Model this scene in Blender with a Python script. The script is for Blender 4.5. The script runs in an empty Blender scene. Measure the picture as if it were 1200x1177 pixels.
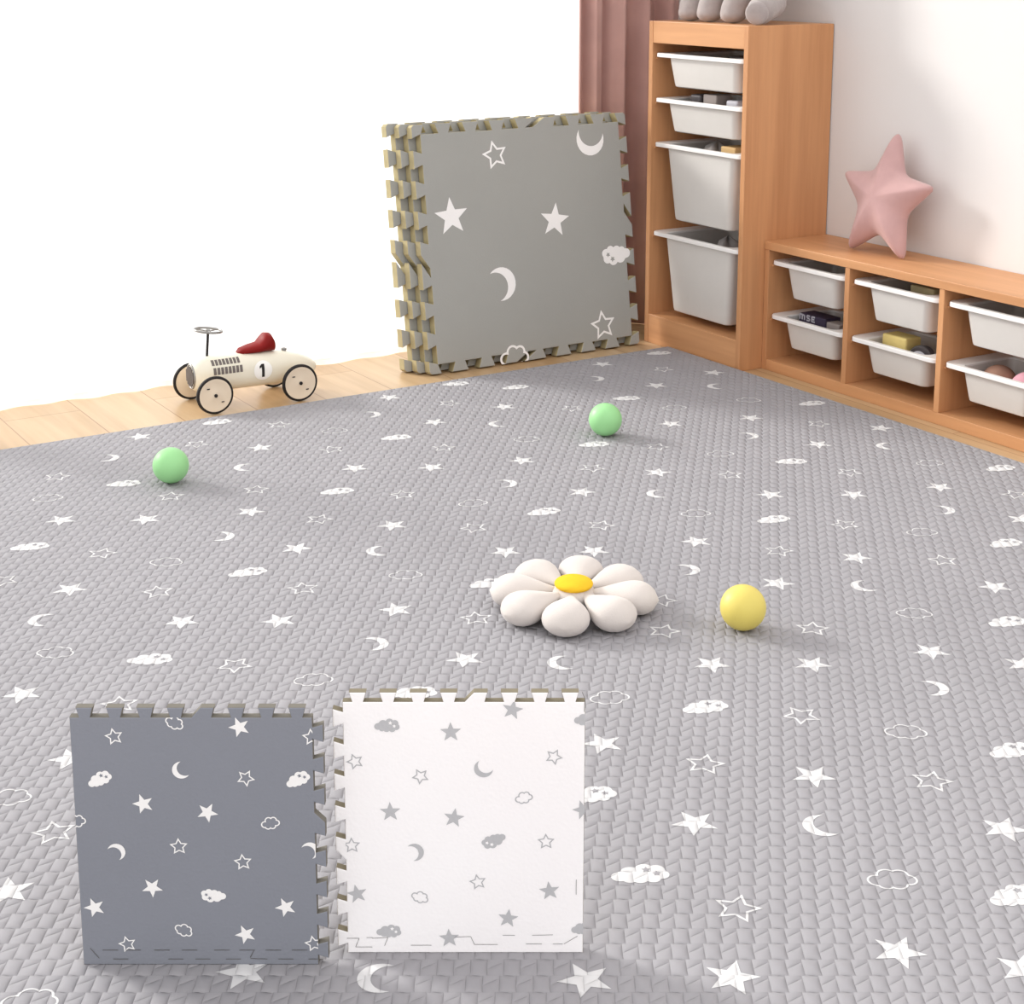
import bpy, bmesh, math, random
from math import sin, cos, pi, radians, sqrt, atan2, hypot
from mathutils import Vector, Matrix
from mathutils.geometry import delaunay_2d_cdt

random.seed(7)
C = bpy.context.scene.collection
SC = bpy.context.scene

# ------------------------------------------------------------------ camera
YAW, PITCH = 0.5548, 0.2007
cam_d = bpy.data.cameras.new('camera')
cam = bpy.data.objects.new('camera', cam_d)
C.objects.link(cam)
cam.location = (0, 0, 1.11)
cam.rotation_euler = (pi / 2 - PITCH, 0, -YAW)
cam_d.sensor_width = 36.0
cam_d.lens = 1891.4 * 36.0 / 1200.0
cam_d.shift_x = 0.0
cam_d.shift_y = -(588.5 - 337.91) / 1200.0
cam_d.clip_start = 0.05
SC.camera = cam

# ------------------------------------------------------------------ world, sun, exposure
w = bpy.data.worlds.new('sky')
SC.world = w
w.use_nodes = True
bg = w.node_tree.nodes['Background']
bg.inputs[0].default_value = (1.0, 0.985, 0.975, 1)
bg.inputs[1].default_value = 1.08

sun_d = bpy.data.lights.new('sun', 'SUN')
sun_d.energy = 5.3
sun_d.angle = radians(12)
sun_d.color = (1.0, 0.965, 0.92)
sun = bpy.data.objects.new('sun', sun_d)
C.objects.link(sun)
sd = Vector((0.49 * cos(radians(24)), -0.87 * cos(radians(24)), -sin(radians(24))))
sun.rotation_euler = sd.to_track_quat('-Z', 'Y').to_euler()
sun.location = (0, 6, 3)

SC.view_settings.view_transform = 'Standard'
SC.view_settings.look = 'None'
SC.view_settings.exposure = 0.36
SC.view_settings.gamma = 1.0
SC.view_settings.use_curve_mapping = False
try:
    SC.cycles.use_denoising = True
    SC.cycles.max_bounces = 10
    SC.cycles.transparent_max_bounces = 16
    SC.cycles.sample_clamp_indirect = 4.0
except Exception:
    pass

# ------------------------------------------------------------------ materials
def lin(c):
    return tuple(((v / 255) / 12.92 if v / 255 <= 0.04045 else ((v / 255 + 0.055) / 1.055) ** 2.4) for v in c)

class NT:
    def __init__(s, name):
        s.m = bpy.data.materials.new(name)
        s.m.use_nodes = True
        s.t = s.m.node_tree
        s.b = s.t.nodes['Principled BSDF']
        s.out = s.t.nodes['Material Output']
    def n(s, typ, **kw):
        nd = s.t.nodes.new(typ)
        for k, v in kw.items():
            setattr(nd, k, v)
        return nd
    def put(s, val, sock):
        if hasattr(val, 'is_linked') or isinstance(val, bpy.types.NodeSocket):
            s.t.links.new(val, sock)
        else:
            sock.default_value = val
    def math(s, op, a, b=0.0, c=0.0, clamp=False):
        nd = s.n('ShaderNodeMath', operation=op, use_clamp=clamp)
        for i, v in enumerate((a, b, c)):
            s.put(v, nd.inputs[i])
        return nd.outputs[0]
    def mix(s, fac, a, b):
        nd = s.n('ShaderNodeMix', data_type='RGBA')
        s.put(fac, nd.inputs[0])
        for v, i in ((a, 6), (b, 7)):
            if isinstance(v, tuple):
                nd.inputs[i].default_value = (*v, 1)
            else:
                s.t.links.new(v, nd.inputs[i])
        return nd.outputs[2]
    def pos(s):
        return s.n('ShaderNodeNewGeometry').outputs['Position']
    def mapped(s, vec, scale, rot=(0, 0, 0)):
        nd = s.n('ShaderNodeMapping')
        nd.inputs['Scale'].default_value = scale
        nd.inputs['Rotation'].default_value = rot
        s.t.links.new(vec, nd.inputs['Vector'])
        return nd.outputs[0]
    def noise(s, vec, scale, detail=3.0, rough=0.5):
        nd = s.n('ShaderNodeTexNoise')
        nd.inputs['Scale'].default_value = scale
        nd.inputs['Detail'].default_value = detail
        nd.inputs['Roughness'].default_value = rough
        if vec is not None:
            s.t.links.new(vec, nd.inputs['Vector'])
        return nd.outputs[0]
    def ramp(s, fac, stops):
        nd = s.n('ShaderNodeValToRGB')
        el = nd.color_ramp.elements
        while len(el) < len(stops):
            el.new(0.5)
        for e, (p, c) in zip(el, stops):
            e.position = p
            e.color = (*c, 1)
        s.t.links.new(fac, nd.inputs[0])
        return nd.outputs[0]
    def bump(s, h, strength, dist):
        nd = s.n('ShaderNodeBump')
        nd.inputs['Strength'].default_value = strength
        nd.inputs['Distance'].default_value = dist
        s.t.links.new(h, nd.inputs['Height'])
        s.t.links.new(nd.outputs[0], s.b.inputs['Normal'])
    def base(s, c, rough=0.6, spec=0.3):
        if isinstance(c, tuple):
            s.b.inputs['Base Color'].default_value = (*c, 1)
        else:
            s.t.links.new(c, s.b.inputs['Base Color'])
        s.b.inputs['Roughness'].default_value = rough
        s.b.inputs['Specular IOR Level'].default_value = spec

def plain(name, rgb, rough=0.6, spec=0.3, metal=0.0, var=0.04, nscale=30.0, bump=0.0, bscale=200.0, sheen=0.0):
    t = NT(name)
    c = lin(rgb)
    n = t.noise(t.pos(), nscale)
    lo = tuple(max(0, v * (1 - var)) for v in c)
    hi = tuple(min(1, v * (1 + var)) for v in c)
    t.base(t.ramp(n, [(0.3, lo), (0.7, hi)]), rough, spec)
    t.b.inputs['Metallic'].default_value = metal
    if sheen:
        t.b.inputs['Sheen Weight'].default_value = sheen
    if bump:
        t.bump(t.noise(t.pos(), bscale), bump, 0.002)
    return t.m

def weave_height(t):
    """embossed basket relief of the big mat: staggered pillow cells"""
    a, b = 0.0185, 0.0295
    v = t.mapped(t.pos(), (1, 1, 1), (0, 0, YAW))
    sx = t.n('ShaderNodeSeparateXYZ')
    t.t.links.new(v, sx.inputs[0])
    v_ = t.math('DIVIDE', sx.outputs[1], b)
    iv = t.math('FLOOR', v_)
    u = t.math('ADD', t.math('DIVIDE', sx.outputs[0], a), t.math('MULTIPLY', iv, -0.25))
    iu = t.math('FLOOR', u)
    fu = t.math('SUBTRACT', u, iu)
    odd = t.math('PINGPONG', iu, 1.0)
    # neighbouring columns are staggered, every other cell is a slanted bar
    w0 = t.math('MULTIPLY_ADD', odd, 0.38, v_)
    w1 = t.math('MULTIPLY_ADD', t.math('SUBTRACT', fu, 0.5), t.math('MULTIPLY_ADD', odd, -0.52, 0.10), w0)
    fv = t.math('SUBTRACT', w1, t.math('FLOOR', w1))
    def pillow(f, k):
        q = t.math('ABSOLUTE', t.math('SUBTRACT', t.math('MULTIPLY', f, 2.0), 1.0))
        return t.math('SUBTRACT', 1.0, t.math('POWER', q, k))
    h = t.math('POWER', t.math('MULTIPLY', pillow(fu, 2.1), pillow(fv, 2.6)), 0.62)
    h = t.math('MULTIPLY', h, t.math('MULTIPLY_ADD', odd, -0.25, 1.0))
    return t.math('MULTIPLY_ADD', fv, -0.22, h)

def mat_print(name, rgb):
    t = NT(name)
    n = t.noise(t.pos(), 8.0)
    c = lin(rgb)
    t.base(t.ramp(n, [(0.3, tuple(v * 0.97 for v in c)), (0.7, tuple(min(1, v * 1.03) for v in c))]), 0.75, 0.2)
    t.bump(weave_height(t), 0.9, 0.0034)
    return t.m

def tile_face(name, rgb, rough=0.7):
    t = NT(name)
    c = lin(rgb)
    n = t.noise(t.pos(), 5.0)
    t.base(t.ramp(n, [(0.3, tuple(v * 0.98 for v in c)), (0.7, tuple(min(1, v * 1.02) for v in c))]), rough, 0.25)
    p = t.n('ShaderNodeTexVoronoi')
    p.inputs['Scale'].default_value = 260.0
    t.t.links.new(t.pos(), p.inputs['Vector'])
    t.bump(p.outputs[0], 0.25, 0.0008)
    return t.m

def wood(name, rgb, axis, var=0.10, rough=0.45):
    t = NT(name)
    c = lin(rgb)
    tc = t.pos()
    sc = [14.0, 14.0, 14.0]
    sc[axis] = 0.9
    n1 = t.noise(t.mapped(tc, tuple(sc)), 1.6, 4.0, 0.6)
    sc2 = [90.0, 90.0, 90.0]
    sc2[axis] = 3.0
    n2 = t.noise(t.mapped(tc, tuple(sc2)), 1.0, 2.0)
    k = t.math('ADD', t.math('MULTIPLY', n1, 0.75), t.math('MULTIPLY', n2, 0.25))
    lo = (c[0] * (1 - var), c[1] * (1 - 1.5 * var), c[2] * (1 - 1.9 * var))
    hi = tuple(min(1, v * (1 + var)) for v in c)
    t.base(t.ramp(k, [(0.35, lo), (0.65, hi)]), rough, 0.3)
    t.bump(n2, 0.06, 0.001)
    return t.m

def floor_wood():
    t = NT('oak_floorboards')
    sx = t.n('ShaderNodeSeparateXYZ')
    t.t.links.new(t.pos(), sx.inputs[0])
    cb = t.n('ShaderNodeCombineXYZ')
    t.t.links.new(sx.outputs[1], cb.inputs[0])
    t.t.links.new(sx.outputs[0], cb.inputs[1])
    br = t.n('ShaderNodeTexBrick')
    br.offset = 0.37
    br.inputs['Scale'].default_value = 1.0
    br.inputs['Brick Width'].default_value = 1.3
    br.inputs['Row Height'].default_value = 0.19
    br.inputs['Mortar Size'].default_value = 0.0018
    br.inputs['Mortar Smooth'].default_value = 0.3
    br.inputs['Bias'].default_value = 0.0
    br.inputs['Color1'].default_value = (*lin((206, 178, 142)), 1)
    br.inputs['Color2'].default_value = (*lin((188, 154, 113)), 1)
    br.inputs['Mortar'].default_value = (*lin((160, 122, 88)), 1)
    t.t.links.new(cb.outputs[0], br.inputs['Vector'])
    n = t.noise(t.mapped(t.pos(), (22, 1.5, 1)), 1.5, 4.0)
    g = t.ramp(n, [(0.3, (0.80, 0.76, 0.70)), (0.7, (1.0, 1.0, 1.0))])
    mx = t.n('ShaderNodeMix', data_type='RGBA', blend_type='MULTIPLY')
    mx.inputs[0].default_value = 1.0
    t.t.links.new(br.outputs[0], mx.inputs[6])
    t.t.links.new(g, mx.inputs[7])
    t.base(mx.outputs[2], 0.32, 0.4)
    return t.m

def sheer():
    t = NT('sheer_voile')
    t.t.nodes.remove(t.b)
    tr = t.n('ShaderNodeBsdfTransparent')
    tl = t.n('ShaderNodeBsdfTranslucent')
    df = t.n('ShaderNodeBsdfDiffuse')
    n = t.noise(t.mapped(t.pos(), (60, 1, 0.6)), 1.0, 2.0)
    col = t.ramp(n, [(0.3, (0.90, 0.90, 0.91)), (0.7, (0.97, 0.97, 0.97))])
    t.t.links.new(col, tl.inputs[0])
    t.t.links.new(col, df.inputs[0])
    m1 = t.n('ShaderNodeMixShader'); m1.inputs[0].default_value = 0.35
    t.t.links.new(tl.outputs[0], m1.inputs[1]); t.t.links.new(df.outputs[0], m1.inputs[2])
    m2 = t.n('ShaderNodeMixShader'); m2.inputs[0].default_value = 0.45
    t.t.links.new(m1.outputs[0], m2.inputs[1]); t.t.links.new(tr.outputs[0], m2.inputs[2])
    t.t.links.new(m2.outputs[0], t.out.inputs[0])
    return t.m

def glass():
    t = NT('window_glass')
    t.t.nodes.remove(t.b)
    tr = t.n('ShaderNodeBsdfTransparent'); tr.inputs[0].default_value = (0.97, 0.98, 0.98, 1)
    gl = t.n('ShaderNodeBsdfGlossy'); gl.inputs['Roughness'].default_value = 0.02
    fr = t.n('ShaderNodeFresnel'); fr.inputs[0].default_value = 1.25
    m = t.n('ShaderNodeMixShader')
    t.t.links.new(fr.outputs[0], m.inputs[0])
    t.t.links.new(tr.outputs[0], m.inputs[1]); t.t.links.new(gl.outputs[0], m.inputs[2])
    t.t.links.new(m.outputs[0], t.out.inputs[0])
    return t.m

M = {}
M['wall'] = plain('wall_paint', (222, 219, 218), 0.85, 0.2, var=0.012, nscale=3, bump=0.05, bscale=300)
M['white_frame'] = plain('window_white', (245, 245, 244), 0.4, 0.4, var=0.01)
M['floor'] = floor_wood()
M['sheer'] = sheer()
M['glass'] = glass()
M['mauve'] = plain('mauve_drape', (196, 156, 148), 0.9, 0.1, var=0.06, nscale=12, bump=0.2, bscale=600, sheen=0.2)
M['mat'] = mat_print('grey_mat_foam', (154, 152, 156))
M['matwhite'] = mat_print('white_mat_print', (212, 211, 212))
M['matedge'] = plain('grey_mat_side', (150,148,150), 0.8, 0.2)
M['tgrey'] = tile_face('slate_foam_face', (135, 138, 147))
M['twhite'] = tile_face('white_foam_face', (254, 251, 252))
M['tstack'] = tile_face('taupe_grey_foam_face', (162, 162, 158))
M['pwhite'] = tile_face('white_foam_print', (246, 244, 243))
M['pgrey'] = tile_face('grey_foam_print', (190, 190, 193))
M['khaki'] = plain('khaki_foam_side', (172, 160, 124), 0.8, 0.2, var=0.08)
M['slateside'] = plain('slate_foam_side', (118, 114, 106), 0.8, 0.2)
M['olive'] = plain('olive_foam_side_shaded', (128, 120, 102), 0.8, 0.2)  # olive sides, colour darkened to stand for narrow shadows beside the tabs
M['joint'] = plain('foam_joint_line', (96, 94, 92), 0.9, 0.1)  # dark tone of the edging strip's joint lines
M['wz'] = wood('beech_grain_upright', (200, 147, 104), 2)
M['wy'] = wood('beech_grain_along', (199, 147, 104), 1)
M['bin'] = plain('white_bin_plastic', (212, 208, 204), 0.35, 0.4, var=0.01)
M['rim'] = plain('white_bin_rim_plastic', (236, 233, 231), 0.35, 0.4, var=0.01)
M['plush'] = plain('taupe_plush', (168, 158, 156), 0.95, 0.1, var=0.06, nscale=60, bump=0.5, bscale=500, sheen=0.4)
M['pink'] = plain('dusty_pink_velvet', (196, 158, 156), 0.9, 0.1, var=0.04, nscale=25, bump=0.3, bscale=500, sheen=0.3)
M['petal'] = plain('cream_plush', (211, 203, 198), 0.95, 0.1, var=0.02, nscale=30, bump=0.3, bscale=500, sheen=0.3)
M['yolk'] = plain('golden_plush', (236, 190, 50), 0.9, 0.1, var=0.05, nscale=60, bump=0.3, bscale=600)
M['ballgreen'] = plain('mint_green_plastic', (154, 214, 148), 0.45, 0.4, var=0.02)
M['ballyellow'] = plain('soft_yellow_plastic', (222, 204, 106), 0.45, 0.4, var=0.02)
M['cream'] = plain('ivory_enamel', (236, 230, 212), 0.3, 0.5, var=0.02)
M['wheel'] = plain('ivory_wheel_disc', (230, 214, 192), 0.35, 0.5, var=0.02)
M['black'] = plain('black_rubber', (34, 30, 30), 0.6, 0.3)
M['chrome'] = plain('brushed_chrome', (150, 148, 146), 0.35, 0.5, metal=0.8)
M['red'] = plain('oxblood_leather', (128, 16, 14), 0.5, 0.2, var=0.08)
M['louver'] = plain('grey_louvre_print', (112, 104, 100), 0.5, 0.3)
M['roundel'] = plain('white_roundel', (250, 248, 244), 0.35, 0.4, var=0.01)
M['navy'] = plain('dark_navy_card', (62, 54, 74), 0.5, 0.3)
M['cardgrey'] = plain('grey_card', (150, 140, 136), 0.7, 0.2)
M['cardwhite'] = plain('pale_print', (190, 188, 196), 0.6, 0.2)
M['yellowblock'] = plain('pale_yellow_block', (224, 202, 132), 0.6, 0.2)
M['darktoy'] = plain('charcoal_plastic', (70, 64, 66), 0.5, 0.3)
M['tan'] = plain('tan_block', (206, 172, 122), 0.6, 0.2)
M['brownball'] = plain('brown_plush', (178, 140, 122), 0.9, 0.1)
M['pinkball'] = plain('pink_plush', (226, 170, 184), 0.9, 0.1)
M['greycloth'] = plain('grey_cloth', (168, 162, 160), 0.9, 0.1, var=0.08, nscale=50)

# ------------------------------------------------------------------ object helpers
def wloc(o):
    v = Vector(o.location)
    while o.parent:
        o = o.parent
        v += Vector(o.location)
    return v

def obj(name, bm, mats, parent=None, origin=None, smooth=None, recalc=True):
    if recalc:
        bmesh.ops.recalc_face_normals(bm, faces=bm.faces)
    org = Vector(origin) if origin is not None else (wloc(parent) if parent else Vector((0, 0, 0)))
    bmesh.ops.translate(bm, verts=bm.verts, vec=-org)
    me = bpy.data.meshes.new(name)
    bm.to_mesh(me)
    bm.free()
    if not isinstance(mats, (list, tuple)):
        mats = [mats]
    for m in mats:
        me.materials.append(m)
    if smooth is not None:
        me.shade_smooth()
        if smooth < 180:
            me.set_sharp_from_angle(angle=radians(smooth))
    o = bpy.data.objects.new(name, me)
    C.objects.link(o)
    if parent:
        o.parent = parent
        o.location = org - wloc(parent)
    else:
        o.location = org
    return o

def tag(o, label, cat, group=None):
    o['label'] = label
    o['category'] = cat
    if group:
        o['group'] = group
    return o

def thing(name, loc, label, cat, group=None):
    o = bpy.data.objects.new(name, None)
    o.empty_display_size = 0.05
    C.objects.link(o)
    o.location = loc
    return tag(o, label, cat, group)

def struct(name, bm, m, parent=None):
    o = obj(name, bm, m, parent)
    o['kind'] = 'structure'
    return o

def add_box(bm, x0, x1, y0, y1, z0, z1, bev=0.0, slot=0, seg=2):
    vs = [bm.verts.new((x, y, z)) for x in (x0, x1) for y in (y0, y1) for z in (z0, z1)]
    fs = []
    for q in ((0, 1, 3, 2), (4, 6, 7, 5), (0, 4, 5, 1), (2, 3, 7, 6), (0, 2, 6, 4), (1, 5, 7, 3)):
        f = bm.faces.new([vs[i] for i in q])
        f.material_index = slot
        fs.append(f)
    if bev:
        es = list({e for f in fs for e in f.edges})
        bmesh.ops.bevel(bm, geom=es, offset=bev, segments=seg, affect='EDGES', profile=0.5, material=slot)

def box(*a, **k):
    bm = bmesh.new()
    add_box(bm, *a, **k)
    return bm

def loft(bm, loops, cap0=True, cap1=True, slot=0, closed=True):
    rows = [[bm.verts.new(p) for p in lp] for lp in loops]
    n = len(rows[0])
    for a, b in zip(rows, rows[1:]):
        for i in range(n if closed else n - 1):
            j = (i + 1) % n
            f = bm.faces.new((a[i], a[j], b[j], b[i]))
            f.material_index = slot
    if cap0:
        bm.faces.new(rows[0][::-1]).material_index = slot
    if cap1:
        bm.faces.new(rows[-1]).material_index = slot
    return rows

def add_lathe(bm, prof, centre, axis=(0, 0, 1), n=32, slot=0):
    ax = Vector(axis).normalized()
    t = ax.orthogonal().normalized()
    b = ax.cross(t)
    c = Vector(centre)
    loops = []
    for r, h in prof:
        loops.append([c + ax * h + (t * cos(2 * pi * k / n) + b * sin(2 * pi * k / n)) * max(r, 1e-5) for k in range(n)])
    loft(bm, loops, True, True, slot)

def add_tube(bm, pts, r, n=10, slot=0, closed=False):
    pts = [Vector(p) for p in pts]
    m = len(pts)
    loops = []
    up = None
    for i, p in enumerate(pts):
        if closed:
            d = pts[(i + 1) % m] - pts[(i - 1) % m]
        else:
            d = pts[min(i + 1, m - 1)] - pts[max(i - 1, 0)]
        d.normalize()
        if up is None:
            up = d.orthogonal().normalized()
        up = (up - d * up.dot(d)).normalized()
        s = d.cross(up)
        rr = r[i] if isinstance(r, (list, tuple)) else r
        loops.append([p + (up * cos(2 * pi * k / n) + s * sin(2 * pi * k / n)) * rr for k in range(n)])
    if closed:
        loops.append(loops[0])
        loft(bm, loops, False, False, slot)
        bmesh.ops.remove_doubles(bm, verts=bm.verts, dist=1e-6)
    else:
        loft(bm, loops, True, True, slot)

def add_sphere(bm, c, r, sx=1, sy=1, sz=1, u=32, v=20, slot=0):
    mat = Matrix.Translation(Vector(c)) @ Matrix.Diagonal((r * sx, r * sy, r * sz, 1))
    g = bmesh.ops.create_uvsphere(bm, u_segments=u, v_segments=v, radius=1.0, matrix=mat)
    for f in {f for vv in g['verts'] for f in vv.link_faces}:
        f.material_index = slot

# ------------------------------------------------------------------ printed motifs (2-D polygons)
def star_pts(R, k=0.42, rot=pi / 2):
    return [((R if i % 2 == 0 else R * k) * cos(rot + i * pi / 5), (R if i % 2 == 0 else R * k) * sin(rot + i * pi / 5)) for i in range(10)]

CL = [(-0.68, -0.14, 0.27), (-0.30, 0.08, 0.34), (-0.02, -0.24, 0.28), (0.16, 0.28, 0.30), (0.56, 0.24, 0.27), (0.70, -0.04, 0.25), (0.40, -0.24, 0.25), (-0.36, -0.26, 0.24)]
CO = [(-0.55, -0.05, 0.36), (-0.10, 0.28, 0.38), (0.36, 0.26, 0.34), (0.58, -0.08, 0.34), (0.15, -0.30, 0.36), (-0.28, -0.28, 0.34)]
def cloud_pts(R, circles, n=72, shrink=0.0):
    out = []
    for i in range(n):
        a = 2 * pi * i / n
        dx, dy = cos(a), sin(a)
        best = 0.4
        for cx, cy, r in circles:
            r = r - shrink
            b = dx * cx + dy * cy
            q = b * b - (cx * cx + cy * cy - r * r)
            if q >= 0:
                best = max(best, b + sqrt(q))
        out.append((dx * best * R, dy * best * R))
    return out

def fan(pts):
    return [[(0, 0), pts[i], pts[(i + 1) % len(pts)]] for i in range(len(pts))]
def ring(a, b):
    n = len(a)
    return [[a[i], a[(i + 1) % n], b[(i + 1) % n], b[i]] for i in range(n)]

def motif(kind, R, thin=0.0):
    """list of (polygon, slot) ; slot 1 = print ink, slot 0 = the foam colour"""
    out = []
    if kind == 'S':
        out = [(p, 1) for p in fan(star_pts(R))]
    elif kind == 'O':
        out = [(p, 1) for p in ring(star_pts(R, 0.50), star_pts(R * (0.71 + thin), 0.50))]
    elif kind in ('M', 'N'):
        s = 1 if kind == 'M' else -1
        A, B = [], []
        for i in range(17):
            a = radians(62 + (298 - 62) * i / 16)
            A.append((R * cos(a) * s, R * sin(a)))
        c = 0.46 * R
        e0 = Vector((R * cos(radians(62)), R * sin(radians(62))))
        r2 = hypot(e0.x - c, e0.y)
        a0 = atan2(e0.y, e0.x - c)
        for i in range(17):
            a = a0 + (2 * pi - 2 * a0) * i / 16
            B.append(((c + r2 * cos(a)) * s, r2 * sin(a)))
        out = [([A[i], A[i + 1], B[i + 1], B[i]], 1) for i in range(16)]
    elif kind == 'C':
        out = [(p, 1) for p in fan(cloud_pts(R, CL))]
        for (cx, cy, r) in ((0.22, 0.24, 0.17), (0.54, 0.02, 0.15)):
            st = star_pts(r * R, 0.5)
            out += [([(a + cx * R, b + cy * R) for a, b in p], 0) for p in fan(st)]
    elif kind == 'c':
        out = [(p, 1) for p in ring(cloud_pts(R, CO), cloud_pts(R * 0.98, CO, shrink=0.11 - thin))]
    return out

def clip(poly, x0, x1, y0, y1):
    for ax, lim, sg in ((0, x0, 1), (0, x1, -1), (1, y0, 1), (1, y1, -1)):
        res = []
        for i in range(len(poly)):
            p, q = poly[i - 1], poly[i]
            ip, iq = (p[ax] - lim) * sg >= 0, (q[ax] - lim) * sg >= 0
            if ip != iq:
                t = (lim - p[ax]) / (q[ax] - p[ax])
                res.append((p[0] + (q[0] - p[0]) * t, p[1] + (q[1] - p[1]) * t))
            if iq:
                res.append(q)
        poly = res
        if len(poly) < 3:
            return []
    return poly

def stamp(bm, kind, R, u, v, rot, to3d, n, lift=0.0006, ink=1, foam=0, lim=None, thin=0.0):
    """print one motif onto a surface; to3d maps (u, v) to the surface, n is its normal"""
    c, s = cos(rot), sin(rot)
    for poly, slot in motif(kind, R, thin):
        pl = [(u + a * c - b * s, v + a * s + b * c) for a, b in poly]
        if lim:
            pl = clip(pl, *lim)
            if not pl:
                continue
        off = n * (lift if slot == 1 else lift * 1.7)
        vs = [bm.verts.new(to3d(a, b) + off) for a, b in pl]
        f = bm.faces.new(vs)
        f.normal_update()
        if f.normal.dot(n) < 0:
            f.normal_flip()
        f.material_index = ink if slot == 1 else foam

# ------------------------------------------------------------------ the room
XW, YW = 3.10, 4.06          # right wall, window wall
struct('floor', box(-2.2, XW + 0.12, -0.6, YW + 0.12, -0.08, 0.0), M['floor'])
struct('wall_right', box(XW, XW + 0.12, -0.6, YW + 0.12, 0.0, 2.6), M['wall'])
bm = bmesh.new()
WX0, WX1, WZ0, WZ1 = -1.7, 2.92, 0.004, 2.35
add_box(bm, -2.2, WX0, YW, YW + 0.12, 0, 2.6)
add_box(bm, WX1, XW, YW, YW + 0.12, 0, 2.6)
add_box(bm, WX0, WX1, YW, YW + 0.12, 0, WZ0)
add_box(bm, WX0, WX1, YW, YW + 0.12, WZ1, 2.6)
struct('wall_back', bm, M['wall'])
win = bpy.data.objects.new('window_1', None)
C.objects.link(win)
win.location = (0.6, YW + 0.06, WZ0)
win['kind'] = 'structure'
bm = bmesh.new()
for x in (WX0, 0.6 - 0.025, WX1 - 0.05):
    add_box(bm, x, x + 0.05, YW + 0.04, YW + 0.09, WZ0, WZ1, 0.004)
add_box(bm, WX0 + 0.05, WX1 - 0.05, YW + 0.04, YW + 0.09, WZ0, WZ0 + 0.02, 0.004)
add_box(bm, WX0 + 0.05, WX1 - 0.05, YW + 0.04, YW + 0.09, WZ1 - 0.05, WZ1, 0.004)
struct('window_frame', bm, M['white_frame'], win)
for xa, xb in ((WX0 + 0.05, 0.575), (0.625, WX1 - 0.05)):
    struct('pane', box(xa, xb, YW + 0.062, YW + 0.066, WZ0 + 0.02, WZ1 - 0.05), M['glass'], win)

# curtains
def drape(x0, x1, yc, z0, z1, wave, nx, nz=14, thick=0.0012):
    bm = bmesh.new()
    loops = []
    for k in range(nz + 1):
        z = z0 + (z1 - z0) * k / nz
        row = []
        for i in range(nx + 1):
            x = x0 + (x1 - x0) * i / nx
            row.append((x, yc + wave(x, z), z))
        loops.append(row)
    loft(bm, loops, False, False, closed=False)
    bmesh.ops.recalc_face_normals(bm, faces=bm.faces)
    bmesh.ops.solidify(bm, geom=bm.faces[:], thickness=thick)
    return bm

def sheer_wave(x, z):
    return -0.024 * min(1.0, max(0.0, (2.6 - x) / 0.4)) + 0.007 * sin(x * 46 + 1.3 * sin(x * 5.1) + 0.25 * sin(z * 2 + x * 3)) + 0.004 * sin(x * 19 + z * 0.7)
bm = bmesh.new()
rows = []
for k in range(13):
    z = 0.002 + 2.42 * k / 12
    rows.append([(-1.9 + 4.72 * i / 700, 4.024 + sheer_wave(-1.9 + 4.72 * i / 700, z), z) for i in range(701)])
loft(bm, rows, False, False, closed=False)
tag(obj('sheer_curtain', bm, M['sheer'], origin=(0.4, 4.024, 0.002), smooth=180),
    'white sheer curtain glowing with daylight across the whole window', 'curtain')

def pleat(x, z):
    # soft wide fold at the free edge, tighter pleats towards the corner
    u = (x - 2.688) / 0.37
    ph = 2 * pi * (u ** 0.85) * 4.2
    return 0.024 * sin(ph - 0.9) + 0.006 * sin(ph * 2.3 + z)
tag(obj('mauve_curtain', drape(2.688, 3.058, 3.968, 0.002, 2.45, pleat, 150, thick=0.003), M['mauve'],
        origin=(2.86, 3.968, 0.002), smooth=180),
    'dusty mauve pleated curtain hanging in the corner behind the tall cabinet', 'curtain')

# ------------------------------------------------------------------ the big play mat
E1 = Vector((cos(YAW), -sin(YAW), 0))      # along the printed rows
E2 = Vector((sin(YAW), cos(YAW), 0))
MT = 0.012
bm = box(-1.4, 2.785, 0.2, 3.632, 0.0, MT, bev=0.003)
for f in bm.faces:
    if f.calc_center_median().z < MT - 1e-4:
        f.material_index = 2
FK, CY = 1891.4, 337.91
FV = Vector((sin(YAW) * cos(PITCH), cos(YAW) * cos(PITCH), -sin(PITCH)))
UV = E1.cross(FV)
def ground(px, py):
    """a spot on the mat, read off the photograph"""
    d = FV + E1 * ((px - 600) / FK) + UV * ((CY - py) / FK)
    t = (MT - 1.11) / d.z
    return d.x * t, d.y * t
STARS = [(164, 512), (72, 610), (171, 609), (456, 466), (591, 477), (509, 495), (305, 525), (416, 549), (506, 548),
         (460, 616), (293, 600), (706, 427), (769, 452), (836, 437), (786, 497), (880, 490), (612, 540), (770, 554),
         (682, 577), (1032, 502), (959, 521), (1101, 571), (903, 580), (1000, 580), (1198, 609), (82, 691), (213, 729),
         (26, 814), (348, 643), (592, 647), (327, 728), (464, 715), (545, 773), (816, 635), (696, 646), (1003, 654),
         (911, 684), (1166, 688), (1091, 764), (952, 779), (1199, 779), (82, 890), (10, 1045), (834, 779), (706, 872),
         (953, 910), (814, 965), (686, 1149), (858, 1146), (1177, 972), (1053, 1116), (1200, 1136), (286, 1140)]
OUTS = [(67, 559), (200, 582), (119, 649), (230, 521), (300, 574), (526, 473), (327, 498), (389, 527), (520, 525),
        (472, 580), (374, 609), (555, 619), (777, 433), (670, 479), (770, 524), (694, 549), (856, 557), (959, 497),
        (995, 554), (1190, 580), (990, 615), (185, 694), (275, 780), (140, 826), (355, 690), (558, 725), (704, 616),
        (778, 740), (775, 704), (912, 646), (1105, 657), (952, 737), (939, 839), (826, 896), (1092, 916), (63, 976),
        (864, 1065), (3, 681)]
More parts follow.
